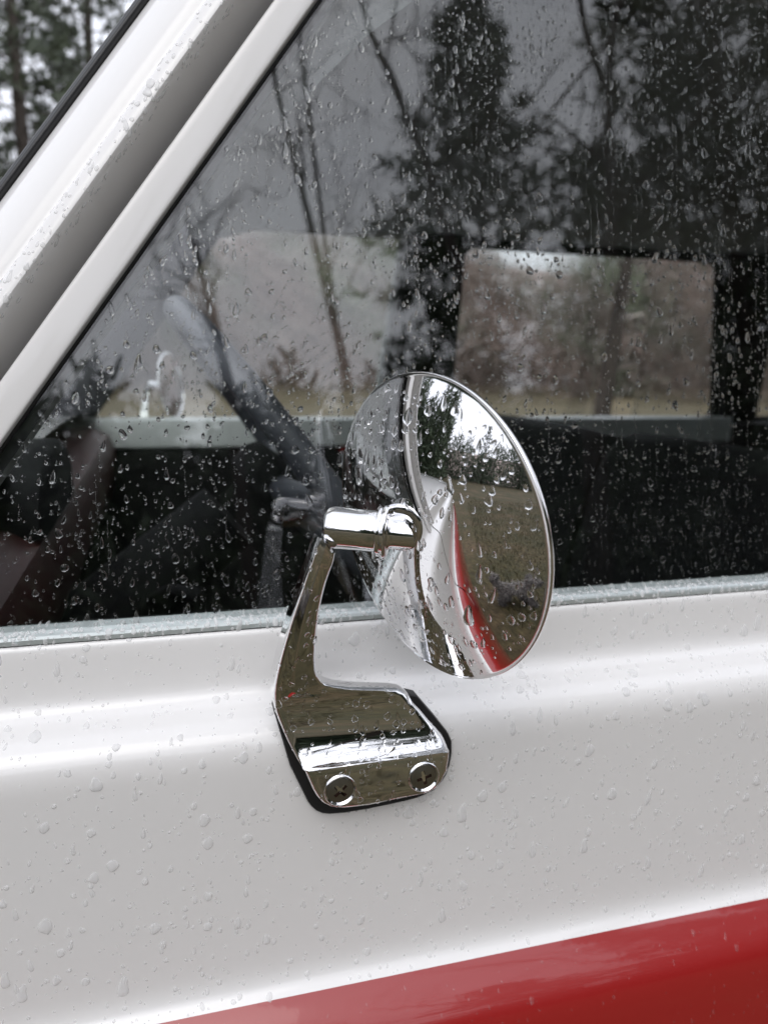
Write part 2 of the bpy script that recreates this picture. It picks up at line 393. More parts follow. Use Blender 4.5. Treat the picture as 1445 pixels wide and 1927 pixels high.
brush('brush', (-12, 62, 25, 36, lambda a: 5.7+0.5*math.sin(a*0.9)+0.4*math.sin(a*2.3)-2.0*math.exp(-((a-26.5)/4.5)**2), 0.035), 'brown leafless brush filling the hillside beyond the field', 85000, 31)
brush('brush', (-32, -2, 26, 34, lambda a: 6.8+0.9*math.sin(a*1.1), 0.03), 'brown leafless brush under the pines beyond the windscreen', 14000, 32)
brush('brush', (95, 330, 24, 34, lambda a: 5.2+1.0*math.sin(a*0.35)+0.7*math.sin(a*1.1), 0.06), 'dark evergreen scrub bordering the lawn around the front of the car', 60000, 33, None, ('needle', 'needle2', 'needle2'))
brush('brush', (105, 205, 19, 27, lambda a: 6.3+0.8*math.sin(a*0.45)+0.5*math.sin(a*1.3), 0.10), 'thick evergreen hedge line behind the lawn trees', 48000, 34, None, ('needle', 'needle2', 'needle2'))

brush('brush', (-80, -13, 18, 28, lambda a: 8.5+1.5*math.sin(a*0.4)+0.8*math.sin(a*1.1), 0.08), 'tall dark evergreen thicket ahead of the car on the passenger side', 40000, 35, None, ('needle', 'needle2', 'needle'))

# a pale box on the far edge of the field
bt = thing('hive_box', (0.5472*29, 29, -H), 'small pale box on legs at the edge of the tan field beyond the rear window', 'box')
mb = MB(); X0, Y0 = 0.5472*29, 29
mb.box(X0-0.42, X0+0.42, Y0-0.3, Y0+0.3, -H+0.22, -H+0.72); build(mb, 'box_body', M['boxwhite'], bt)
mb = MB(); mb.box(X0-0.46, X0+0.46, Y0-0.34, Y0+0.34, -H+0.722, -H+0.78); build(mb, 'lid', M['tin'], bt)
for sx in (-0.36, 0.36):
    for sy in (-0.25, 0.25):
        mb = MB(); mb.box(X0+sx-0.03, X0+sx+0.03, Y0+sy-0.03, Y0+sy+0.03, -H, -H+0.218); build(mb, 'leg', M['bark'], bt)

# short grass near the car
def grass():
    n = 26000; rs = np.random.default_rng(5)
    x = -9+9.6*rs.random(n)**0.7; y = -7+7.1*rs.random(n)
    c = np.stack([x, y, np.full(n, -H+0.002)], 1); a = rs.random(n)*6.28
    sdv = np.stack([np.cos(a), np.sin(a), np.zeros(n)], 1)*0.006
    top = c+np.stack([rs.normal(size=n)*0.025, rs.normal(size=n)*0.025, 0.03+0.05*rs.random(n)], 1)
    v = np.stack([c-sdv, c+sdv, top], 1).reshape(-1, 3)
    o = mesh_obj('grass', v, np.arange(3*n).reshape(-1, 3).tolist(), M['blade']); tag(o, 'short olive winter grass on the lawn beside the car', 'grass', None, 'stuff')
grass()

# ------------------------------------------------------------------ the car
CX, CY = 0.55, 1.035
car = thing('car', (CX, CY, -H), 'white car with a red lower body, its side and glass wet with rain', 'car')

TAU = R_(9); P0 = np.array([0, 0.402, -0.145]); GN = np.array([0, -math.cos(TAU), math.sin(TAU)]); GT = np.array([0, math.sin(TAU), math.cos(TAU)])
def gp(x, t, off=0.0): return P0+np.array([x, 0, 0])+GT*t+GN*off          # a point on the door glass plane: along, up, proud
EU = np.array([0.5729, 0.1282, 0.8095]); EP = np.array([-0.8196, 0.0896, 0.5659]); E0 = gp(-0.0791, 0.09338)
def pil(s, d, L_): return E0+EU*L_+EP*s+GN*d                                  # a point by the pillar: across, proud, along

# body side profile from the belt down: (Y, Z)
PROF_W = [(0.4025,-0.1468),(0.3985,-0.1468),(0.3962,-0.1478),(0.3952,-0.1510),(0.3945,-0.160),(0.3938,-0.170),(0.3930,-0.1765),(0.3905,-0.1815),(0.3850,-0.1850),
          (0.3770,-0.1885),(0.3705,-0.1925),(0.3665,-0.1985),(0.3648,-0.2060),(0.3645,-0.216),(0.3645,-0.25),(0.3645,-0.29),(0.3645,-0.322),(0.3642,-0.3325),(0.3630,-0.3385),(0.3610,-0.3422),(0.3570,-0.3454)]
PROF_R = [(0.3570,-0.3454),(0.3530,-0.3486),(0.3485,-0.3527),(0.3445,-0.3566),(0.3405,-0.3612),(0.3372,-0.3665),(0.3345,-0.375),(0.3318,-0.390),(0.3285,-0.415),(0.3250,-0.45),(0.3225,-0.50),(0.322,-0.58),(0.326,-0.66),(0.336,-0.76),(0.352,-0.80),(0.38,-0.80)]
PW = chaikin(PROF_W, 2); PR = chaikin(PROF_R, 2); PA = PW+PR[1:]; NW = len(PW)-1
def mirror_y(v): return [(x, 2*CY-y, z) for x, y, z in v]
def skin(name, xs, side=1, cut=None, label=None):
    mb = MB(); strip(PA, xs, mb, lambda j: 0 if j < NW else 1)
    if side < 0: mb.v = mirror_y(mb.v)
    o = build(mb, name, [M['white'], M['red']], car, None); merge(o)
    bm = bmesh.new(); bm.from_mesh(o.data); bmesh.ops.recalc_face_normals(bm, faces=bm.faces); bm.to_mesh(o.data); bm.free()
    o.data.polygons.foreach_set('use_smooth', [True]*len(o.data.polygons))
    return o
def xl(a, b, n, f=lambda x: 0.0): return [(a+(b-a)*i/n, f(a+(b-a)*i/n), 0) for i in range(n+1)]
door = skin('door', xl(-0.215, 1.02, 24))
skin('door', xl(-0.215, 1.02, 12), -1)
ftap = lambda x: 0.06*max(0, (-0.5-x)/0.95)**2
skin('front_fender', xl(-1.45, -0.221, 18, ftap)); skin('front_fender', xl(-1.45, -0.221, 18, ftap), -1)
skin('rear_quarter', xl(1.026, 2.55, 14)); skin('rear_quarter', xl(1.026, 2.55, 14), -1)
# bonnet, cowl, grille, roof, tail
mb = MB()
rows = []
for x, z, y0 in [(-1.46,-0.30,0.47),(-1.46,-0.21,0.465),(-1.43,-0.178,0.46),(-1.3,-0.160,0.44),(-0.9,-0.145,0.41),(-0.4,-0.135,0.402),(-0.225,-0.132,0.402)]:
    rows.append([(x, y0+(2*CY-2*y0)*k/12, z+0.035*math.sin(math.pi*k/12)**0.7*(1 if z > -0.2 else 0)-(0.013 if k in (0, 12) and z > -0.2 else 0)) for k in range(13)])
mb.loft(rows, False, False); build(mb, 'bonnet', M['white'], car, 180)
mb = MB(); mb.loft([[(x, 0.41+(2*CY-0.82)*k/12, z+0.03*math.sin(math.pi*k/12)) for k in range(13)] for x, z in [(-0.219,-0.135),(-0.17,-0.136),(-0.13,-0.128)]], False, False)
build(mb, 'cowl', M['white'], car, 180)
mb = MB(); mb.box(-1.455, -1.40, 0.46, 2*CY-0.46, -0.66, -0.305); build(mb, 'grille', M['trim'], car)
for s in (0.55, 2*CY-0.55):
    mb = MB(); mb.revolve((-1.457, s, -0.45), (-1, 0, 0.0001), [(0.105,0),(0.105,0.02),(0.095,0.026),(0.09,0.012),(0.05,0.03),(0,0.036)], 28); build(mb, 'headlight', M['lamp'], car, 40)
    mb = MB(); mb.revolve((-1.457, s, -0.61), (-1, 0, 0.0001), [(0.035,0),(0.035,0.015),(0,0.025)], 20); build(mb, 'indicator', M['amber'], car, 40)
mb = MB(); mb.box(-1.58, -1.49, 0.36, 2*CY-0.36, -0.84, -0.71); o = build(mb, 'bumper', M['chrome'], car)
mb = MB(); mb.box(2.56, 2.64, 0.36, 2*CY-0.36, -0.84, -0.71); build(mb, 'bumper', M['chrome'], car)
mb = MB(); mb.box(2.50, 2.548, 0.40, 2*CY-0.40, -0.80, -0.147); build(mb, 'tailgate', M['white'], car)
RZ = 0.285
mb = MB()
sec = lambda x, zz: [(x, y, zz+dz) for y, dz in [(0.447,-0.03),(0.437,-0.018),(0.440,0.0),(0.47,0.018),(0.6,0.032),(CY,0.045),(2*CY-0.6,0.032),(2*CY-0.47,0.018),(2*CY-0.440,0.0),(2*CY-0.437,-0.018),(2*CY-0.447,-0.03)]]
mb.loft([sec(x, RZ+d) for x, d in [(0.165,-0.012),(0.22,0.006),(0.5,0.014),(1.4,0.014),(2.3,0.008),(2.50,-0.005)]], False, False); build(mb, 'roof', M['white'], car, 50)
mb = MB(); mb.loft([[(x, 0.45+(2*CY-0.9)*k/10, 0.238+0.012*math.sin(math.pi*k/10)) for k in range(11)] for x in (0.16, 0.5, 1.0, 1.6, 2.49)], False, False); build(mb, 'headliner', M['head'], car, 180)
mb = MB(); mb.box(-0.21, 2.50, 0.43, 2*CY-0.43, -0.88, -0.80); build(mb, 'floor_pan', M['carpet'], car)
mb = MB(); mb.box(-0.24, -0.225, 0.42, 2*CY-0.42, -0.80, -0.15); build(mb, 'firewall', M['carpet'], car)
# wheels
for x in (-0.85, 1.75):
    for s in (1, -1):
        y = 0.40 if s > 0 else 2*CY-0.40
        wh = part_empty('wheel', car)
        a = (0.0001, -s, 0)
        mb = MB(); mb.revolve((x, y+0.10*s, -H+0.36), a, [(0.20,-0.09),(0.30,-0.10),(0.35,-0.09),(0.36,-0.05),(0.36,0.05),(0.35,0.09),(0.30,0.10),(0.20,0.09)], 40); build(mb, 'tyre', M['tyre'], wh, 40)
        mb = MB(); mb.revolve((x, y+0.10*s, -H+0.36), a, [(0.205,0.085),(0.20,0.095),(0.18,0.07),(0.12,0.04),(0.09,0.085),(0.06,0.10),(0,0.10)], 32); build(mb, 'rim', M['white'], wh, 40)
# near belt trim and its shadow gap
mb = MB()
beltp = [(0.4075,-0.1470),(0.3975,-0.1468),(0.3968,-0.1462),(0.3966,-0.1440),(0.3972,-0.1425),(0.3988,-0.1416),(0.4030,-0.1412),(0.4075,-0.1395)]
strip(beltp, xl(-0.140, 1.02, 8), mb); o = build(mb, 'belt_trim', M['alu'], car); merge(o); o.data.polygons.foreach_set('use_smooth', [True]*len(o.data.polygons)); o.data.set_sharp_from_angle(angle=R_(50))
belt_trim = o
mb = MB(); strip([(0.4035,-0.1482),(0.3977,-0.1480),(0.3974,-0.1468),(0.4035,-0.1466)], xl(-0.140, 1.02, 2), mb); build(mb, 'belt_gap_shade', M['rubber'], car)  # black strip standing in for the shade in the gap under the trim
mb = MB(); mb.box(-0.21, 1.02, 0.425, 0.440, -0.80, -0.150); build(mb, 'inner_door_card', M['trim'], car)

# door glass: 4 mm pane under the sloping pillar edge
def pane(name, poly, thick=0.004, parent=car, m='glass', normal=GN):
    n = len(poly); v = [tuple(p) for p in poly]+[tuple(np.array(p)-np.array(normal)*thick) for p in poly]
    f = [tuple(range(n)), tuple(range(2*n-1, n-1, -1))]+[(i, (i+1) % n, n+(i+1) % n, n+i) for i in range(n)]
    return mesh_obj(name, v, f, M[m], None, parent)
TT = 0.385                                                               # glass height along its slope
def xedge(t): return -0.0791+(t-0.09338)*(0.08926+0.0791)/(0.33422-0.09338)
glass = pane('window_glass', [gp(xedge(0.0)-0.004, 0.0), gp(1.0, 0.0), gp(1.0, TT+0.01), gp(xedge(TT)-0.004, TT+0.01)])
gl2 = [gp(xedge(0.0)-0.004, 0.0), gp(1.0, 0.0), gp(1.0, TT), gp(xedge(TT)-0.004, TT)]
pane('window_glass', [np.array([p[0], 2*CY-p[1], p[2]]) for p in gl2][::-1], m='wet', normal=GN*[1,-1,1])
qp = [gp(1.10, 0.0), gp(2.38, 0.0), gp(2.38, TT-0.02), gp(1.10, TT-0.02)]
pane('window_glass', qp); pane('window_glass', [np.array([p[0], 2*CY-p[1], p[2]]) for p in qp][::-1], m='wet', normal=GN*[1,-1,1])

# pillar profile strips (s across, d proud), run along the pillar
LL = [-0.17, 0.0, 0.1, 0.2, 0.3, 0.40]
def pillar(name, prof, m, smooth=40, side=1, it=2, LLs=LL, shift=0.0):
    p = chaikin(prof, it) if it else [np.array(q) for q in prof]
    mb = MB(); mb.loft([[tuple(pil(s, d, l)) for s, d in p] for l in LLs], False, False)
    if side < 0: mb.v = mirror_y(mb.v)
    return build(mb, name, M[m], car, smooth)
FR = [(0.0012,-0.004),(0.0012,0.0080),(0.0016,0.0090),(0.0030,0.0094),(0.008,0.0097),(0.0145,0.0098),(0.0166,0.0095),(0.0174,0.0085),(0.0175,0.006),(0.0175,-0.030)]
PIL = [(0.0176,-0.030),(0.0200,-0.030),(0.0225,-0.022),(0.0255,-0.008),(0.0285,0.006),(0.0300,0.0130),(0.0311,0.0176),(0.0326,0.0202),(0.0348,0.0203),(0.0378,0.0190),(0.0401,0.0176),(0.0406,0.0164),(0.0409,0.0130),(0.0420,0.0124),(0.047,0.0125),(0.054,0.0085),(0.061,0.0022),(0.066,-0.0045),(0.0688,-0.0085),(0.0695,-0.011)]
for sd_ in (1, -1):
    o = pillar('door_frame', FR, 'white', 45, sd_)
    # the run channel lies between the frame and the pane
    pillar('glass_run', [(-0.0002,0.0005),(0.0,0.0022),(0.0011,0.0026),(0.0011,-0.004)], 'rubber', 60, sd_, 0)
    pillar('glass_run', [(-0.0050,-0.0045),(-0.0048,-0.0065),(0.003,-0.0065)], 'felt', 60, sd_, 0)
    rp = pillar('pillar', PIL, 'white', 32, sd_, 1)
    if sd_ == 1: rail = rp
    pillar('windscreen_gasket', [(0.0690,-0.012),(0.0696,-0.0085),(0.0715,-0.0070),(0.0735,-0.0085),(0.0740,-0.0125),(0.0755,-0.0135),(0.0770,-0.0160),(0.0772,-0.03)], 'rubber', 40, sd_, 1)
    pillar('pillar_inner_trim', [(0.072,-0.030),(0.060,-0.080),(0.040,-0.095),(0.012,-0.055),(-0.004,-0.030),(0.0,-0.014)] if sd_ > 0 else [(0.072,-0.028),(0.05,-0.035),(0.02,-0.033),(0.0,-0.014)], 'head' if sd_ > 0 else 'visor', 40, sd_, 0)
# header above the door glass, dark run under it
for sd_ in (1, -1):
    mb = MB(); rows = []
    for x in (0.125, 0.5, 1.02): rows.append([tuple(gp(x, TT-0.004+a, b_)) for a, b_ in [(0,-0.006),(0,0.008),(0.004,0.0095),(0.016,0.009),(0.02,0.005),(0.02,-0.012),(0.024,-0.012),(0.032,0.012),(0.04,0.013)]])
    mb.loft(rows, False, False)
    if sd_ < 0: mb.v = mirror_y(mb.v)
    build(mb, 'door_header', M['white'], car, 40)
# windscreen
wl = [pil(0.072, -0.016, -0.17), pil(0.072, -0.016, 0.30)]
wr = [np.array([p[0], 2*CY-p[1], p[2]]) for p in wl]
wn = np.array([-0.81, 0, 0.57])
pane('windscreen', [wl[0], wl[1], wr[1], wr[0]], 0.005, car, 'wet', wn)
mb = MB(); mb.loft([[(x, y, z) for x, z in [(0.030,0.120),(0.135,0.262),(0.19,0.262),(0.19,0.236),(0.120,0.180),(0.055,0.115)]] for y in (0.482, 0.90)], True, True); build(mb, 'windscreen_header', M['head'], car)
mb = MB(); mb.loft([[(x, y, z) for x, z in [(0.108,0.222),(0.137,0.262),(0.19,0.262),(0.19,0.236),(0.125,0.215)]] for y in (0.90, 2*CY-0.445)], True, True); build(mb, 'windscreen_header', M['head'], car)
for s in (0.52, 1.12):
    mb = MB(); mb.loft([[(x, y, z) for y in (s, s+0.05, s+0.38, s+0.43)] for x, z in [(0.185,0.236),(0.19,0.230),(0.26,0.226),(0.33,0.224),(0.335,0.230),(0.26,0.234)]], False, False); build(mb, 'sun_visor', M['head'], car, 60)

# far side, seen through the door glass
mb = MB(); strip([(1.668,-0.139),(1.60,-0.1372),(1.594,-0.1395),(1.592,-0.150),(1.592,-0.192),(1.596,-0.196)], xl(-0.20, 1.34, 6), mb); o = build(mb, 'far_sill', M['sill'], car); merge(o); o.data.polygons.foreach_set('use_smooth', [True]*len(o.data.polygons)); o.data.set_sharp_from_angle(angle=R_(50))
mb = MB(); mb.box(-0.21, 1.34, 1.60, 1.63, -0.80, -0.197); build(mb, 'inner_door_card', M['trim'], car)
mb = MB(); mb.box(1.342, 2.5, 1.55, 1.63, -0.80, -0.150); build(mb, 'rear_side_trim', M['trim'], car)
mb = MB(); mb.box(1.03, 2.5, 0.43, 0.46, -0.80, -0.150); build(mb, 'rear_side_trim', M['trim'], car)
def post(name, x0b, x1b, x0t, x1t, side, m, y=0.405, dep=0.05, z1=0.25):
    mb = MB(); vb = []
    for (a, b_, t) in ((x0b, x1b, 0.0), (x0t, x1t, (z1+0.145)/math.cos(TAU))):
        vb.append([tuple(gp(a, t, 0.006)), tuple(gp(b_, t, 0.006)), tuple(gp(b_, t, -dep)), tuple(gp(a, t, -dep))])
    mb.loft(vb)
    if side < 0: mb.v = mirror_y(mb.v)
    return build(mb, name, M[m], car)
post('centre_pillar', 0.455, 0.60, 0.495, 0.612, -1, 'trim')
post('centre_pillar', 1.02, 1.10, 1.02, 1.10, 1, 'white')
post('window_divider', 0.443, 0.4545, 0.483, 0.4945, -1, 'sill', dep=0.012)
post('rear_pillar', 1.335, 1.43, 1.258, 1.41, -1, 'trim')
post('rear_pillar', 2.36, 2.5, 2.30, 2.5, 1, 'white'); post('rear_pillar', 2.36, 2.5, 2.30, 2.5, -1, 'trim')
def surround(x0, x1, t0, t1, r, ow, lean=0.0):
    inn = []; out = []
    for cx_, cz_, a0, ox, oz in ((x1-r, t1-r, 0, x1+ow, t1+ow), (x0+r, t1-r, 90, x0-ow, t1+ow), (x0+r, t0+r, 180, x0-ow, t0-ow), (x1-r, t0+r, 270, x1+ow, t0-ow)):
        for k in range(7):
            a = R_(a0+15*k); inn.append((cx_+r*math.cos(a), cz_+r*math.sin(a)))
            out.append((ox, oz))
    mb = MB(); rg = []
    for pts_, off in ((out, -0.010), (out, -0.022), (inn, -0.022), (inn, -0.004)): rg.append([tuple(gp(x+(lean*(t1-t) if x > (x0+x1)/2 else 0), t, off)) for x, t in pts_])
    mb.loft(rg, True, False); mb.v = mirror_y(mb.v); return build(mb, 'window_surround', M['trim'], car, 50)
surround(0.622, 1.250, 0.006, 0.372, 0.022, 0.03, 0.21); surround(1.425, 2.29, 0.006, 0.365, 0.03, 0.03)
mb = MB(); mb.box(0.10, 2.49, 1.585, 1.625, 0.2335, 0.262); build(mb, 'far_roof_rail', M['trim'], car)
mb = MB(); mb.box(0.085, 0.485, 1.580, 1.584, 0.231, 0.240); build(mb, 'far_window_trim', M['sill'], car)
mb = MB(); mb.box(2.49, 2.496, 0.46, 2*CY-0.46, -0.147, 0.24); build(mb, 'tailgate_glass', M['glass'], car)

# dashboard, instrument hood, steering column and wheel
mb = MB(); rows = []
for y in (0.44, 0.47, 0.8, 1.2, 1.57, 1.60): 
    k = 0.0 if 0.45 < y < 1.59 else 0.02
    rows.append([(x, y, z-k) for x, z in [(-0.215,-0.155),(-0.17,-0.150),(-0.13,-0.152),(-0.105,-0.165),(-0.095,-0.19),(-0.10,-0.25),(-0.125,-0.32),(-0.215,-0.36)]])
mb.loft(rows, True, True); build(mb, 'dashboard', M['dash'], car, 40)
mb = MB(); rows = []
for x, s_ in [(-0.19,0.55),(-0.16,0.85),(-0.11,1.0),(-0.085,1.0),(-0.08,0.93)]:
    rows.append([(x-0.02, 0.80+0.115*s_*math.cos(a), -0.160+0.072*s_*math.sin(a)**0.8 if math.sin(a) > 0 else -0.160) for a in [math.pi*k/14 for k in range(15)]])
mb.loft(rows, False, True); build(mb, 'instrument_hood', M['trim'], car, 50)
mb = MB(); mb.tube([(-0.10,0.8,-0.30),(0.06,0.8,-0.17)], [0.045, 0.038], 18); build(mb, 'steering_column', M['trim'], car, 50)
sw = part_empty('steering_wheel', car)
sc_ = Vector((0.132, 0.80, -0.118)); sn = Vector((0.80, 0.0, 0.60)).normalized(); su = Vector((-0.60, 0, 0.80)).normalized(); sv = Vector((0, 1, 0))
mb = MB(); ring = []
RW = 0.195
for i in range(57):
    a = 2*math.pi*i/56; c = sc_+(su*math.cos(a)+sv*math.sin(a))*RW; rd = (su*math.cos(a)+sv*math.sin(a))
    ring.append([tuple(c+rd*0.0130*math.cos(b_)+sn*0.0130*math.sin(b_)) for b_ in [2*math.pi*k/12 for k in range(12)]])
mb.loft(ring, True, False); build(mb, 'rim', M['grey'], sw, 180)
for a in (R_(90), R_(-90), R_(180)):
    d = su*math.cos(a)+sv*math.sin(a)
    mb = MB(); mb.tube([sc_+sn*-0.03+d*0.03, sc_+sn*-0.02+d*0.10, sc_+d*0.192], [0.014, 0.012, 0.010], 8); build(mb, 'spoke', M['grey'], sw, 180)
mb = MB(); mb.revolve(sc_-sn*0.05, sn, [(0.045,0),(0.05,0.02),(0.045,0.035),(0.02,0.042),(0,0.043)], 24); build(mb, 'hub', M['trim'], sw, 50)
mb = MB(); mb.tube([(-0.02,0.77,-0.245),(0.0,0.70,-0.215),(0.02,0.60,-0.19)], [0.006,0.005,0.007], 8); build(mb, 'signal_stalk', M['trim'], car, 180)
# seats
def seat(name, x0, y0, y1, zt, parent):
    t = part_empty(name, parent)
    mb = MB(); rows = []
    for y, k in [(y0,0.03),(y0+0.03,0.004),(y0+0.15,0.0),(y1-0.15,0.0),(y1-0.03,0.004),(y1,0.03)]:
        rows.append([(x, y, z-k*(1 if z > zt-0.1 else 0)) for x, z in [(x0,-0.55),(x0+0.01,-0.40),(x0+0.06,zt-0.04),(x0+0.075,zt-0.01),(x0+0.10,zt),(x0+0.14,zt-0.005),(x0+0.165,zt-0.04),(x0+0.15,-0.5)]])
    mb.loft(rows, True, True); build(mb, 'backrest', M['seat'], t, 60)
    mb = MB(); rows = []
    for y, k in [(y0,0.02),(y0+0.03,0.0),(y1-0.03,0.0),(y1,0.02)]:
        rows.append([(x, y, z-k) for x, z in [(x0-0.42,-0.62),(x0-0.42,-0.54),(x0-0.38,-0.52),(x0-0.1,-0.54),(x0+0.02,-0.56),(x0+0.02,-0.70),(x0-0.4,-0.70)]])
    mb.loft(rows, True, True); build(mb, 'cushion', M['seat'], t, 60)
    return t
seat('front_seat', 0.55, 0.50, 1.00, -0.100, car); seat('front_seat', 0.58, 1.07, 1.56, -0.118, car); seat('rear_seat', 1.75, 0.52, 1.54, -0.14, car)
mb = MB(); mb.loft([[(1.36+0.05*k_, y, z) for y, z in [(1.30,-0.15),(1.31,-0.085),(1.36,-0.07),(1.44,-0.07),(1.49,-0.085),(1.50,-0.15)]] for k_ in (0, 1, 2)], True, True); build(mb, 'headrest', M['grey'], car, 40)

# ------------------------------------------------------------------ the round chrome side mirror (subject)
def side_mirror(parent):
    sm = part_empty('side_mirror', parent, 'round chrome dome mirror on a swept arm with two cross-head screws')
    g = np.array([0.924879, 0.36058145, 0.12074705]); g /= np.linalg.norm(g); ctr = np.array([0.11521, 0.32376, -0.07838]); RM = 0.07112; h = 0.0165; sc_m = RM/0.0635
    RR = (RM**2+h*h)/(2*h)
    # dome: a shallow cap closed by a rolled rim
    prof = []
    amax = math.asin((RM-0.0003)/RR)
    for i in range(0, 41):
        a = amax*i/40; prof.append((RR*math.sin(a), h-RR*(1-math.cos(a))))
    prof += [(r*sc_m, q*sc_m) for r, q in [(0.06350, 0.0003),(0.06362,-0.0006),(0.06352,-0.0015),(0.0630,-0.0021),(0.0620,-0.0023)]]
    mb = MB(); mb.revolve(ctr, -g, prof, 144); dome = build(mb, 'housing', M['chrome'], sm, 180); merge(dome)
    dome.data.polygons.foreach_set('use_smooth', [True]*len(dome.data.polygons))
    mb = MB(); mb.revolve(ctr, -g, [(r*sc_m, q*sc_m) for r, q in [(0.0620,-0.0023),(0.0612,-0.0026),(0.0605,-0.0010),(0.0600,0.0)]], 96); build(mb, 'rim', M['chrome'], sm, 40)
    mb = MB(); mb.revolve(ctr, -g, [(r*sc_m, q*sc_m) for r, q in [(0.0600,-0.0004),(0.045,-0.0012),(0.03,-0.0018),(0.015,-0.0021),(0,-0.0022)]], 72); build(mb, 'mirror_glass', M['mirror'], sm, 180)
    # joint: neck, collar, barrel
    J = np.array([0.09887, 0.32013, -0.07884]); ax = np.array([-0.9128, 0.4064, 0.0400]); ax /= np.linalg.norm(ax)
    mb = MB(); mb.revolve(J, ax, [(0.0070,-0.012),(0.0070,0.0022),(0.0072,0.0034),(0.0078,0.0044),(0.0086,0.0050)], 48); build(mb, 'neck', M['chrome'], sm, 30)
    mb = MB(); mb.revolve(J, ax, [(0.0060,0.0047),(0.0080,0.0046),(0.0108,0.0049),(0.0119,0.0053),(0.0124,0.0061),(0.0121,0.0070),(0.0114,0.0074),(0.0110,0.0079),(0.0113,0.0084),(0.0113,0.0092),(0.0105,0.0098),(0.0090,0.0101)], 56); build(mb, 'collar', M['chrome'], sm, 40)
    mb = MB(); mb.revolve(J, ax, [(0.0088,0.0099),(0.0092,0.0110),(0.0093,0.0180),(0.0096,0.0290),(0.0095,0.0304),(0.0088,0.0322),(0.0070,0.0336),(0.0035,0.0344),(0,0.0346)], 56); build(mb, 'barrel', M['chrome'], sm, 28)
    # arm and base casting: rows of (left x,y,z), (right x,y,z), back y
    rows = [((0.0635,0.3230,-0.0803),(0.0707,0.3230,-0.0874)),
            ((0.0617,0.3232,-0.0846),(0.0701,0.3232,-0.0913)),
            ((0.0601,0.3258,-0.0920),(0.0690,0.3258,-0.0969)),
            ((0.0583,0.3282,-0.0987),(0.0678,0.3282,-0.1025)),
            ((0.0569,0.3308,-0.1056),(0.0669,0.3308,-0.1088)),
            ((0.0546,0.3348,-0.1156),(0.0660,0.3348,-0.1182)),
            ((0.0525,0.3390,-0.1259),(0.0658,0.3390,-0.1283)),
            ((0.0508,0.3426,-0.1350),(0.0658,0.3426,-0.1371)),
            ((0.0492,0.3462,-0.1443),(0.0662,0.3462,-0.1459)),
            ((0.0481,0.3493,-0.1523),(0.0671,0.3493,-0.1533)),
            ((0.0475,0.3512,-0.1571),(0.0683,0.3512,-0.1573)),
            ((0.0471,0.3526,-0.1611),(0.0701,0.3526,-0.1603)),
            ((0.0470,0.3536,-0.1637),(0.0714,0.3536,-0.1623)),
            ((0.0468,0.3545,-0.1658),(0.0738,0.3545,-0.1641)),
            ((0.0469,0.3551,-0.1675),(0.0783,0.3551,-0.1660)),
            ((0.0470,0.3556,-0.1688),(0.0861,0.3556,-0.1679)),
            ((0.0470,0.3559,-0.1698),(0.0974,0.3559,-0.1695)),
            ((0.0473,0.3561,-0.1708),(0.1075,0.3561,-0.1709)),
            ((0.0473,0.3563,-0.1720),(0.1136,0.3563,-0.1723)),
            ((0.0476,0.3567,-0.1740),(0.1173,0.3567,-0.1749)),
            ((0.0481,0.3570,-0.1770),(0.1219,0.3570,-0.1810)),
            ((0.0494,0.3570,-0.1812),(0.1262,0.3570,-0.1860)),
            ((0.0510,0.3569,-0.1857),(0.1299,0.3569,-0.1909)),
            ((0.0525,0.3564,-0.1897),(0.1329,0.3564,-0.1947)),
            ((0.0540,0.3556,-0.1935),(0.1354,0.3556,-0.1980)),
            ((0.0554,0.3547,-0.1964),(0.1370,0.3547,-0.2002)),
            ((0.0568,0.3535,-0.1992),(0.1381,0.3535,-0.2020)),
            ((0.0582,0.3519,-0.2020),(0.1386,0.3519,-0.2036)),
            ((0.0593,0.3503,-0.2039),(0.1388,0.3503,-0.2046)),
            ((0.0601,0.3489,-0.2050),(0.1386,0.3489,-0.2049)),
            ((0.0607,0.3479,-0.2057),(0.1384,0.3479,-0.2051)),
            ((0.0611,0.3475,-0.2061),(0.1384,0.3475,-0.2052)),
            ((0.0614,0.3474,-0.2067),(0.1384,0.3474,-0.2056)),
            ((0.0628,0.3474,-0.2104),(0.1383,0.3474,-0.2097)),
            ((0.0653,0.3475,-0.2170),(0.1374,0.3475,-0.2164)),
            ((0.0675,0.3476,-0.2215),(0.1352,0.3476,-0.2217)),
            ((0.0700,0.3478,-0.2250),(0.1318,0.3478,-0.2257)),
            ((0.0734,0.3481,-0.2278),(0.1272,0.3481,-0.2277)),
            ((0.0785,0.3487,-0.2296),(0.1215,0.3487,-0.2285)),
            ((0.0814,0.3505,-0.2312),(0.1189,0.3505,-0.2298))]
    rings = []
    for i, (l, r) in enumerate(rows):
        l = np.array(l); r = np.array(r); wdt = r[0]-l[0]
        if i < 12: yb = l[1]+0.0125+0.0035*(i/12)
        elif i < 21: yb = 0.3660
        else: yb = 0.3625
        base = max(0.0, min(1.0, (wdt-0.024)/0.03)); lip = 1.0 if i >= 32 else 0.0
        bl = min(0.0020, wdt*0.12); br = 0.0016+0.0030*base*(1-lip); dy = 0.0016+0.0022*base*(1-lip)
        pts = [np.array([l[0], yb, l[2]-0.0003]), np.array([l[0]-0.0001, l[1]+0.0042, l[2]]), l+[0.0, 0.0022, 0], l+[0.0004, 0.0011, 0], l+[bl*0.6, 0.0004, 0]]
        nf = 24; crown = 0.0021*(1-base)
        for k in range(nf+1):
            u = k/nf; p = l+(r-l)*u; p[0] = l[0]+bl+(wdt-bl-br)*u
            rg = 0.36; fac = 1-abs(u-rg)/(rg if u < rg else 1-rg); p[1] -= crown*fac**1.1
            pts.append(p)
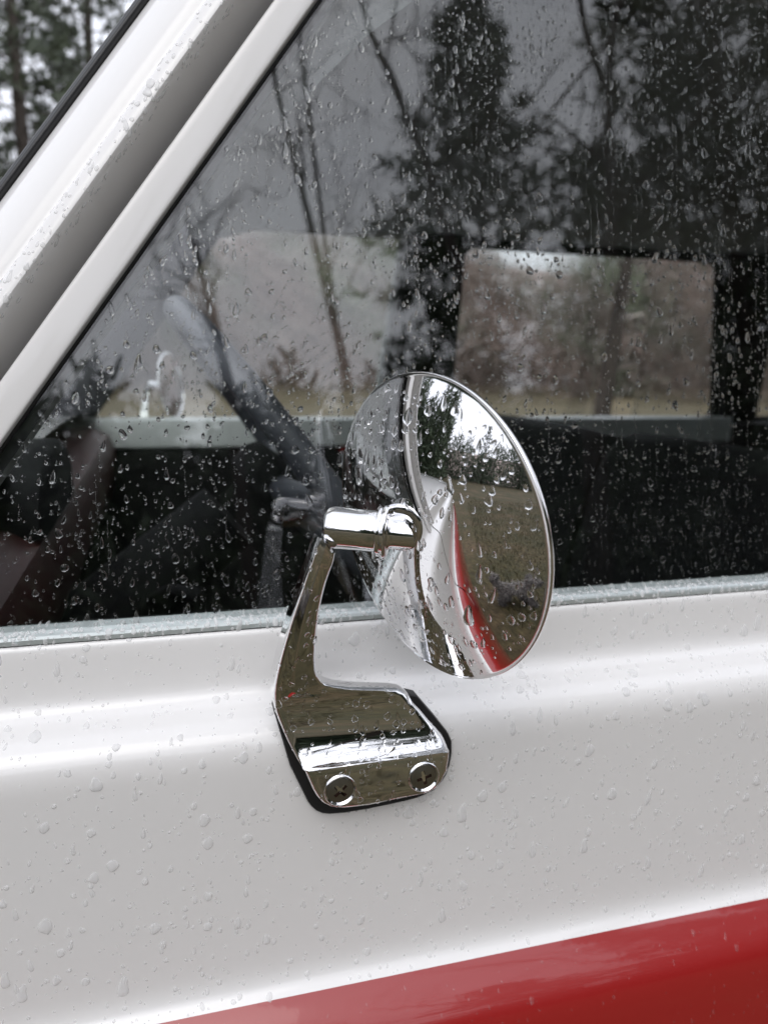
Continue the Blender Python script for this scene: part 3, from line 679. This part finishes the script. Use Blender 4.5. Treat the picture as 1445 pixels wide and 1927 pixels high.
        pts += [r+[-br*0.55, dy*0.22, 0], r+[-br*0.10, dy*0.80, 0], r+[0.0, dy+0.0006, 0], np.array([r[0]+0.0002, r[1]+dy+0.0022, r[2]]), np.array([r[0]+0.0002, max(yb, r[1]+dy+0.003), r[2]-0.0003])]
        rings.append([tuple(p) for p in pts])
    mb = MB(); mb.loft(rings, True, True); arm = build(mb, 'arm', M['cast'], sm, 38)
    # gasket
    gk = [(0.0476,-0.1780),(0.0558,-0.2099),(0.0650,-0.2318),(0.0668,-0.2348),(0.0695,-0.2378),(0.0725,-0.2397),(0.0765,-0.2409),(0.0850,-0.2415),(0.0975,-0.2412),(0.1180,-0.2398),(0.1270,-0.2385),(0.1325,-0.2366),(0.1370,-0.2338),(0.1403,-0.2304),(0.1425,-0.2268),(0.1440,-0.2215),(0.1450,-0.2150),(0.1447,-0.2075),(0.1425,-0.2022),(0.1353,-0.1925),(0.1240,-0.1785),(0.1165,-0.1760),(0.0700,-0.1755),(0.0480,-0.1755)]
    cgx, cgz = 0.097, -0.205; rg_ = []
    for sc2, y in [(0.965,0.3612),(0.985,0.3610),(0.998,0.3616),(1.0,0.3625),(1.0,0.369)]:
        rg_.append([(cgx+(x-cgx)*sc2, y, cgz+(z-cgz)*sc2) for x, z in gk])
    mb = MB(); mb.loft(rg_, True, True); build(mb, 'gasket', M['rubber'], sm, 50)
    # screws: dished washer rim, slightly domed head with a cut cross
    for cx_, cz_, rot in ((0.0792,-0.2187,0.75), (0.1240,-0.2176,0.25)):
        sc3 = part_empty('screw', sm); del sc3
        o_ = Vector((cx_, 0.3474, cz_)); a_ = Vector((0, -1, 0.0))
        rim = MB(); rim.revolve(o_, a_, [(0.0086,-0.001),(0.0085,0.0004),(0.0083,0.0009),(0.0080,0.0011),(0.0077,0.0009),(0.0071,0.0003),(0.0068,0.0001)], 44)
        hv = []; hf = []
        u_ = Vector((math.cos(rot), 0, math.sin(rot))); w_ = Vector((-math.sin(rot), 0, math.cos(rot)))
        a1, b1 = 0.0040, 0.00085
        cross = [(a1,-b1),(a1,b1),(b1*1.2,b1*1.2),(b1,a1),(-b1,a1),(-b1*1.2,b1*1.2),(-a1,b1),(-a1,-b1),(-b1*1.2,-b1*1.2),(-b1,-a1),(b1,-a1),(b1*1.2,-b1*1.2)]
        bm = bmesh.new()
        def P(x, y, h_): return bm.verts.new(o_+u_*x+w_*y+a_*h_)
        nseg = 36
        def hh(r): return 0.0011-0.0003*(r/0.006)**2
        c_ = [P(x, y, 0.0011) for x, y in cross]; bt_ = [P(x*0.8, y*0.8, -0.0014) for x, y in cross]
        r1 = [P(0.0050*math.cos(t), 0.0050*math.sin(t), hh(0.0050)) for t in [2*math.pi*k/nseg for k in range(nseg)]]
        r2 = [P(0.0066*math.cos(t), 0.0066*math.sin(t), 0.0006) for t in [2*math.pi*k/nseg for k in range(nseg)]]
        r3 = [P(0.0069*math.cos(t), 0.0069*math.sin(t), -0.0002) for t in [2*math.pi*k/nseg for k in range(nseg)]]
        eds = [bm.edges.new((c_[k], c_[(k+1) % 12])) for k in range(12)]+[bm.edges.new((r1[k], r1[(k+1) % nseg])) for k in range(nseg)]
        bmesh.ops.triangle_fill(bm, use_beauty=True, edges=eds, normal=a_)
        for k in range(nseg):
            q = (k+1) % nseg; bm.faces.new((r1[k], r2[k], r2[q], r1[q])); bm.faces.new((r2[k], r3[k], r3[q], r2[q]))
        slot = []
        for k in range(12):
            q = (k+1) % 12; fc = bm.faces.new((c_[k], c_[q], bt_[q], bt_[k])); fc.material_index = 1
        fc = bm.faces.new(bt_); fc.material_index = 1
        bmesh.ops.recalc_face_normals(bm, faces=bm.faces)
        me = bpy.data.meshes.new('screw'); bm.to_mesh(me); bm.free()
        v0 = np.array([list(v.co) for v in me.vertices])-np.array(sm['org'])
        me.vertices.foreach_set('co', v0.ravel()); me.materials.append(M['steel']); me.materials.append(M['slot_dark'])
        me.polygons.foreach_set('use_smooth', [True]*len(me.polygons)); me.set_sharp_from_angle(angle=R_(40)); me.update()
        so = bpy.data.objects.new('screw', me); COL.objects.link(so); so.parent = sm
        build(rim, 'screw_washer', M['chrome'], sm, 50)
    for o in [o for o in bpy.data.objects if o.parent == sm and o.type == 'EMPTY']: bpy.data.objects.remove(o)
    return sm, dome, arm
sm, dome, arm = side_mirror(car)
# the same mirror on the passenger door, mirrored across the car
sm2 = part_empty('side_mirror', car, 'chrome mirror on the passenger door, seen small through the cabin')
for ch in [o for o in bpy.data.objects if o.parent == sm]:
    c = ch.copy(); COL.objects.link(c); c.parent = sm2
sm2.scale = (1, -1, 1); sm2.location = (-0.10, 0, 0)

# ------------------------------------------------------------------ the dog on the lawn
def dog(x, y, ang, s=1.0):
    t = thing('dog', (x, y, -H), 'small shaggy grey dog walking on the grass with its tail curled up', 'dog')
    V = []; E = []; R = []
    def add(p, r, par=None):
        V.append(p); R.append(r)
        if par is not None: E.append((par, len(V)-1))
        return len(V)-1
    hip = add((-0.17,0,0.27), 0.075); mid = add((0,0,0.27), 0.092, hip); ch_ = add((0.15,0,0.275), 0.09, mid); nk = add((0.235,0,0.345), 0.055, ch_)
    hd = add((0.295,0,0.405), 0.062, nk); st = add((0.345,0,0.392), 0.04, hd); mz = add((0.40,0,0.375), 0.026, st); 
    for sy in (-1, 1):
        e1 = add((0.275,0.045*sy,0.455), 0.022, hd); add((0.262,0.066*sy,0.428), 0.014, e1)
        dx = 0.04*sy
        a = add((0.16,0.055*sy,0.20), 0.038, ch_); b_ = add((0.155+dx,0.058*sy,0.11), 0.024, a); c = add((0.165+dx*1.5,0.058*sy,0.02), 0.019, b_); add((0.195+dx*1.5,0.058*sy,0.012), 0.018, c)
        a = add((-0.165,0.058*sy,0.20), 0.046, hip); k = add((-0.135-dx,0.06*sy,0.155), 0.032, a); b_ = add((-0.215-dx,0.06*sy,0.09), 0.02, k); c = add((-0.205-dx*1.3,0.06*sy,0.02), 0.018, b_); add((-0.175-dx*1.3,0.06*sy,0.012), 0.018, c)
    a = add((-0.235,0,0.335), 0.03, hip); a = add((-0.275,0,0.40), 0.028, a); a = add((-0.25,0,0.455), 0.03, a); add((-0.205,0,0.455), 0.02, a)
    me = bpy.data.meshes.new('body'); me.from_pydata([(p[0]*s, p[1]*s, p[2]*s) for p in V], E, []); 
    o = bpy.data.objects.new('body', me); COL.objects.link(o); o.parent = t; me.materials.append(M['fur'])
    sk = o.modifiers.new('skin', 'SKIN'); sv_ = me.skin_vertices[0].data
    for i, r in enumerate(R): sv_[i].radius = (r*s, r*s)
    sv_[0].use_root = True
    sb = o.modifiers.new('sub', 'SUBSURF'); sb.levels = 2; sb.render_levels = 2
    dt = bpy.data.textures.new('fur_lumps', 'CLOUDS'); dt.noise_scale = 0.03
    dp = o.modifiers.new('lumps', 'DISPLACE'); dp.texture = dt; dp.strength = 0.018; dp.mid_level = 0.5
    bpy.context.view_layer.update(); ev = o.evaluated_get(bpy.context.evaluated_depsgraph_get()); em = ev.to_mesh()
    rs = np.random.default_rng(3); cv = []; cf = []
    for vtx in em.vertices:
        for q in range(3):
            c = vtx.co+Vector(rs.normal(size=3).tolist())*0.006; nd = (vtx.normal+Vector((-0.7, 0, -0.5))+Vector(rs.normal(size=3).tolist())*0.35).normalized()
            sdv = nd.cross(vtx.normal+Vector((0.01, 0, 0))).normalized()*0.0035; ln = 0.03+0.03*rs.random()
            k = len(cv); cv += [tuple(c-sdv), tuple(c+sdv), tuple(c+nd*ln)]; cf.append((k, k+1, k+2))
    ev.to_mesh_clear()
    me3 = bpy.data.meshes.new('coat'); me3.from_pydata(cv, [], cf); me3.materials.append(M['fur'])
    o3 = bpy.data.objects.new('coat', me3); COL.objects.link(o3); o3.parent = t; o3['kind'] = 'stuff'
    for nm, p, r in (('nose', (0.418,0,0.382), 0.013), ('eye', (0.335,0.038,0.425), 0.009), ('eye', (0.335,-0.038,0.425), 0.009)):
        mb = MB(); mb.revolve(Vector(p)*s, (0, 0.01, 1), [(0,-r*s),(r*0.7*s,-r*0.7*s),(r*s,0),(r*0.7*s,r*0.7*s),(0,r*s)], 10)
        me2 = bpy.data.meshes.new(nm); me2.from_pydata(mb.v, [], mb.f); me2.materials.append(M['nose'])
        o2 = bpy.data.objects.new(nm, me2); COL.objects.link(o2); o2.parent = t
    t.rotation_euler = (0, 0, ang)
dog(-1.13, -0.10, R_(-75), 0.72)

# ------------------------------------------------------------------ rain
def drop_shape(seed, nseg, rings, asp):
    """unit drop: radius about 1 in its own plane, +Z out of the surface, -Y downhill; closed, with a flat foot"""
    rs = np.random.default_rng(seed)
    ph = rs.random(4)*6.28; am = 0.13*rs.random(4)
    v = []
    for q in rings:
        for k in range(nseg):
            a = 2*math.pi*k/nseg
            r = 1+am[0]*math.cos(2*a+ph[0])+am[1]*math.cos(3*a+ph[1])+0.6*am[2]*math.cos(4*a+ph[2])
            x, y = r*q*math.cos(a), r*q*math.sin(a)*asp
            x *= 1-0.22*(y/asp)*(1 if asp > 1.15 else 0.4)                      # narrower at the top
            z = 0.46*math.sqrt(max(0, 1-q**2.4))*(1-0.25*y/asp)
            v.append((x, y, z))
    v.append((0, -0.05, 0.46)); top = len(v)-1
    f = []
    for i in range(len(rings)-1):
        for k in range(nseg):
            q = (k+1) % nseg; f.append((i*nseg+k, i*nseg+q, (i+1)*nseg+q, (i+1)*nseg+k))
    li = (len(rings)-1)*nseg
    for k in range(nseg): f.append((li+k, li+(k+1) % nseg, top))
    f.append(tuple(range(nseg))[::-1])
    return np.array(v), f
BIG = [drop_shape(s, 18, (1.0, 0.95, 0.8, 0.55, 0.28), a) for s, a in [(1,1.0),(2,1.15),(3,1.3),(4,1.5),(5,1.1),(6,1.8),(7,1.25),(8,1.4)]]
SML = [drop_shape(s+20, 9, (1.0, 0.85, 0.5), a) for s, a in [(1,1.0),(2,1.2),(3,1.5),(4,1.1),(5,2.0),(6,1.3),(7,2.6)]]
DM = []
for i, (v, f) in enumerate(BIG):
    me = bpy.data.meshes.new('raindrop'); me.from_pydata(v.tolist(), [], f); me.materials.append(M['water'])
    me.polygons.foreach_set('use_smooth', [True]*len(me.polygons)); me.set_sharp_from_angle(angle=R_(75)); me.update(); DM.append(me)

DMB = []
for me in DM:
    c = me.copy(); c.materials[0] = M['bead']; DMB.append(c)
DMR = []
for me in DM:
    c = me.copy(); c.materials[0] = M['redbead']; DMR.append(c)
def frame(n, tilt):
    n = Vector(n).normalized(); dwn = Vector((0, 0, -1)); y = -(dwn-n*dwn.dot(n))
    if y.length < 1e-3: y = Vector((1, 0, 0))
    y.normalize(); x = y.cross(n); q = Matrix((x, y, n)).transposed()
    return q @ Matrix.Rotation(tilt, 3, 'Z')

def rain(pts, nrm, rad, n_big, label, group, fine_label, fine_name, height=1.0, bead='water'):
    """place drops: the n_big largest are objects of their own, the rest are one spray"""
    order = np.argsort(-rad); keep = []; cell = {}
    for i in order:
        p = pts[i]; r = rad[i]; c = tuple((p/0.004).astype(int)); ok = True
        for dx in (-1, 0, 1):
            for dy in (-1, 0, 1):
                for dz in (-1, 0, 1):
                    for j in cell.get((c[0]+dx, c[1]+dy, c[2]+dz), ()):
                        if ((pts[j]-p)**2).sum() < (0.95*(rad[j]+r))**2: ok = False; break
        if ok: cell.setdefault(c, []).append(i); keep.append(i)
    for i in keep[:n_big]:
        o = bpy.data.objects.new('raindrop', {'water': DM, 'bead': DMB, 'redbead': DMR}[bead][int(rng.integers(len(DM)))]); COL.objects.link(o)
        q = frame(nrm[i], rng.normal()*0.15)
        s = rad[i]; o.matrix_world = Matrix.Translation(Vector(pts[i])+Vector((0, 0, H))-Vector(nrm[i])*0.00003) @ q.to_4x4() @ Matrix.Diagonal((s, s, s*height, 1))
        tag(o, label, 'raindrop', group)
    V = []; F = []; off = 0
    for i in keep[n_big:]:
        v, f = SML[int(rng.integers(len(SML)))]
        q = np.array(frame(nrm[i], rng.normal()*0.2)); s = rad[i]
        V.append((v*[s, s, s*height]) @ q.T+pts[i]-np.array(nrm[i])*0.00002); F += [tuple(a+off for a in k) for k in f]; off += len(v)
    if V:
        o = mesh_obj(fine_name, np.concatenate(V), F, M[bead], None, None, 75, (pts[keep[n_big]][0], pts[keep[n_big]][1], pts[keep[n_big]][2]))
        tag(o, fine_label, 'rain', None, 'stuff')

def sample(o, n, ok):
    """points spread evenly over an object's faces where ok(p, n) holds"""
    me = o.data; me.calc_loop_triangles(); mw = o.matrix_world.copy()
    org = np.array(o['org']) if 'org' in o else np.array(o.location)-[0, 0, H]
    co = np.array([v.co[:] for v in me.vertices])+org
    tri = np.array([t.vertices[:] for t in me.loop_triangles])
    a, b_, c = co[tri[:, 0]], co[tri[:, 1]], co[tri[:, 2]]
    nn = np.cross(b_-a, c-a); ar = np.linalg.norm(nn, axis=1); nn = nn/np.maximum(ar, 1e-12)[:, None]
    cen = (a+b_+c)/3; m_ = np.array([ok(p, q) for p, q in zip(cen, nn)])*ar
    k = rng.choice(len(tri), n, p=m_/m_.sum()); u = rng.random((n, 2)); fl = u.sum(1) > 1; u[fl] = 1-u[fl]
    p = a[k]+(b_-a)[k]*u[:, :1]+(c-a)[k]*u[:, 1:]
    good = np.array([ok(x, y) for x, y in zip(p, nn[k])])
    return p[good], nn[k][good]

# on the door glass
n = 23000
xx = -0.14+0.72*rng.random(n); tt = 0.003+0.375*rng.random(n)
ok = xx > np.array([xedge(t) for t in tt])+0.004
clump = np.sin(xx*41+1.3*np.sin(tt*37))+np.sin(tt*53+xx*17)+np.sin(xx*97)*0.5
ok &= (rng.random(n) < 0.66+0.34*clump/2.5)
xx, tt = xx[ok], tt[ok]
rad = np.clip(np.exp(rng.normal(-7.52, 0.50, len(xx))), 0.00022, 0.0024)
pts = np.array([gp(x, t, 0.0) for x, t in zip(xx, tt)]); nrm = np.tile(GN, (len(xx), 1))
# trails: strings of fine beads left by drops that ran down
tp = []
for k in range(330):
    x0 = -0.08+0.62*rng.random(); t0 = 0.05+0.32*rng.random(); ln = 0.01+0.035*rng.random()
    for s in np.arange(0, ln, 0.0012):
        if t0-s > 0.004 and x0 > xedge(t0-s)+0.004 and rng.random() < 0.75: tp.append((x0+rng.normal()*0.00018, t0-s, 0.00016+0.00022*rng.random()))
tp = np.array(tp)
pts = np.concatenate([pts, np.array([gp(a, b_, 0.0) for a, b_, _ in tp])]); rad = np.concatenate([rad, tp[:, 2]]); nrm = np.tile(GN, (len(pts), 1))
rain(pts, nrm, rad, 110, 'clear raindrop clinging to the driver door glass', 'raindrops on the door glass', 'fine rain beads and trails on the driver door glass', 'rain_beads', 0.72)
# on the white door and the red lower body
p, q = sample(door, 3200, lambda p, n_: -0.12 < p[0] < 0.50 and -0.345 < p[2] < -0.147 and n_[1] < 0.2)
q = np.where(q[:, 1:2] > 0, -q, q)
rd = np.clip(np.exp(rng.normal(-7.38, 0.64, len(p))), 0.00022, 0.0031)
rain(p, q, rd, 85, 'clear raindrop on the white door panel', 'raindrops on the white door panel', 'fine rain beads over the white door panel', 'rain_beads', 0.5, 'bead')
p, q = sample(door, 750, lambda p, n_: -0.12 < p[0] < 0.50 and -0.47 < p[2] < -0.347)
q = np.where(q[:, 1:2] > 0, -q, q)
rd = np.clip(np.exp(rng.normal(-7.7, 0.5, len(p))), 0.0002, 0.0016)
rain(p, q, rd, 15, 'clear raindrop on the red lower body', 'raindrops on the red lower body', 'fine rain beads over the red lower body', 'rain_beads', 0.7, 'redbead')
# on the mirror dome, arm and base
dg = np.array([0.924879, 0.36058145, 0.12074705])
p, q = sample(dome, 640, lambda p, n_: np.dot(p-np.array([0.11521, 0.32376, -0.07838]), -dg) > 0.0012)
q = np.where((q @ -dg)[:, None] < 0, -q, q)
rd = np.clip(np.exp(rng.normal(-7.25, 0.62, len(p))), 0.00025, 0.0028)
rain(p, q, rd, 45, 'clear raindrop on the chrome mirror dome', 'raindrops on the mirror dome', 'fine rain beads on the chrome mirror dome', 'rain_beads', 0.8)
p, q = sample(arm, 620, lambda p, n_: n_[1] < -0.2 and p[2] < -0.085 and rng.random() < (0.6 if -0.212 < p[2] < -0.19 else 0.5))
rd = np.clip(np.exp(rng.normal(-7.15, 0.5, len(p))), 0.0003, 0.0017)
rain(p, q, rd, 20, 'clear raindrop on the chrome mirror foot', 'raindrops on the mirror foot', 'fine rain beads on the mirror foot', 'rain_beads', 0.8)
# on the drip rail and along the belt trim
p, q = sample(rail, 900, lambda p, n_: 0.030 < np.dot(p-E0, EP) < 0.041 and np.dot(p-E0, GN) > 0.011)
q = np.where((q @ GN)[:, None] < 0, -q, q)
rd = np.clip(np.exp(rng.normal(-7.3, 0.5, len(p))), 0.0003, 0.0024)
rain(p, q, rd, 15, 'clear raindrop hanging on the drip rail', 'raindrops on the drip rail', 'rain beads along the drip rail', 'rain_beads', 0.7, 'bead')
p, q = sample(belt_trim, 1500, lambda p, n_: -0.13 < p[0] < 0.5 and p[2] > -0.1465)
q = np.where((q @ np.array([0, -0.7, 0.7]))[:, None] < 0, -q, q)
rd = np.clip(np.exp(rng.normal(-7.2, 0.45, len(p))), 0.0003, 0.0019)
rain(p, q, rd, 10, 'clear raindrop sitting on the belt trim', 'raindrops on the belt trim', 'rain beads along the belt trim', 'rain_beads', 0.8, 'bead')
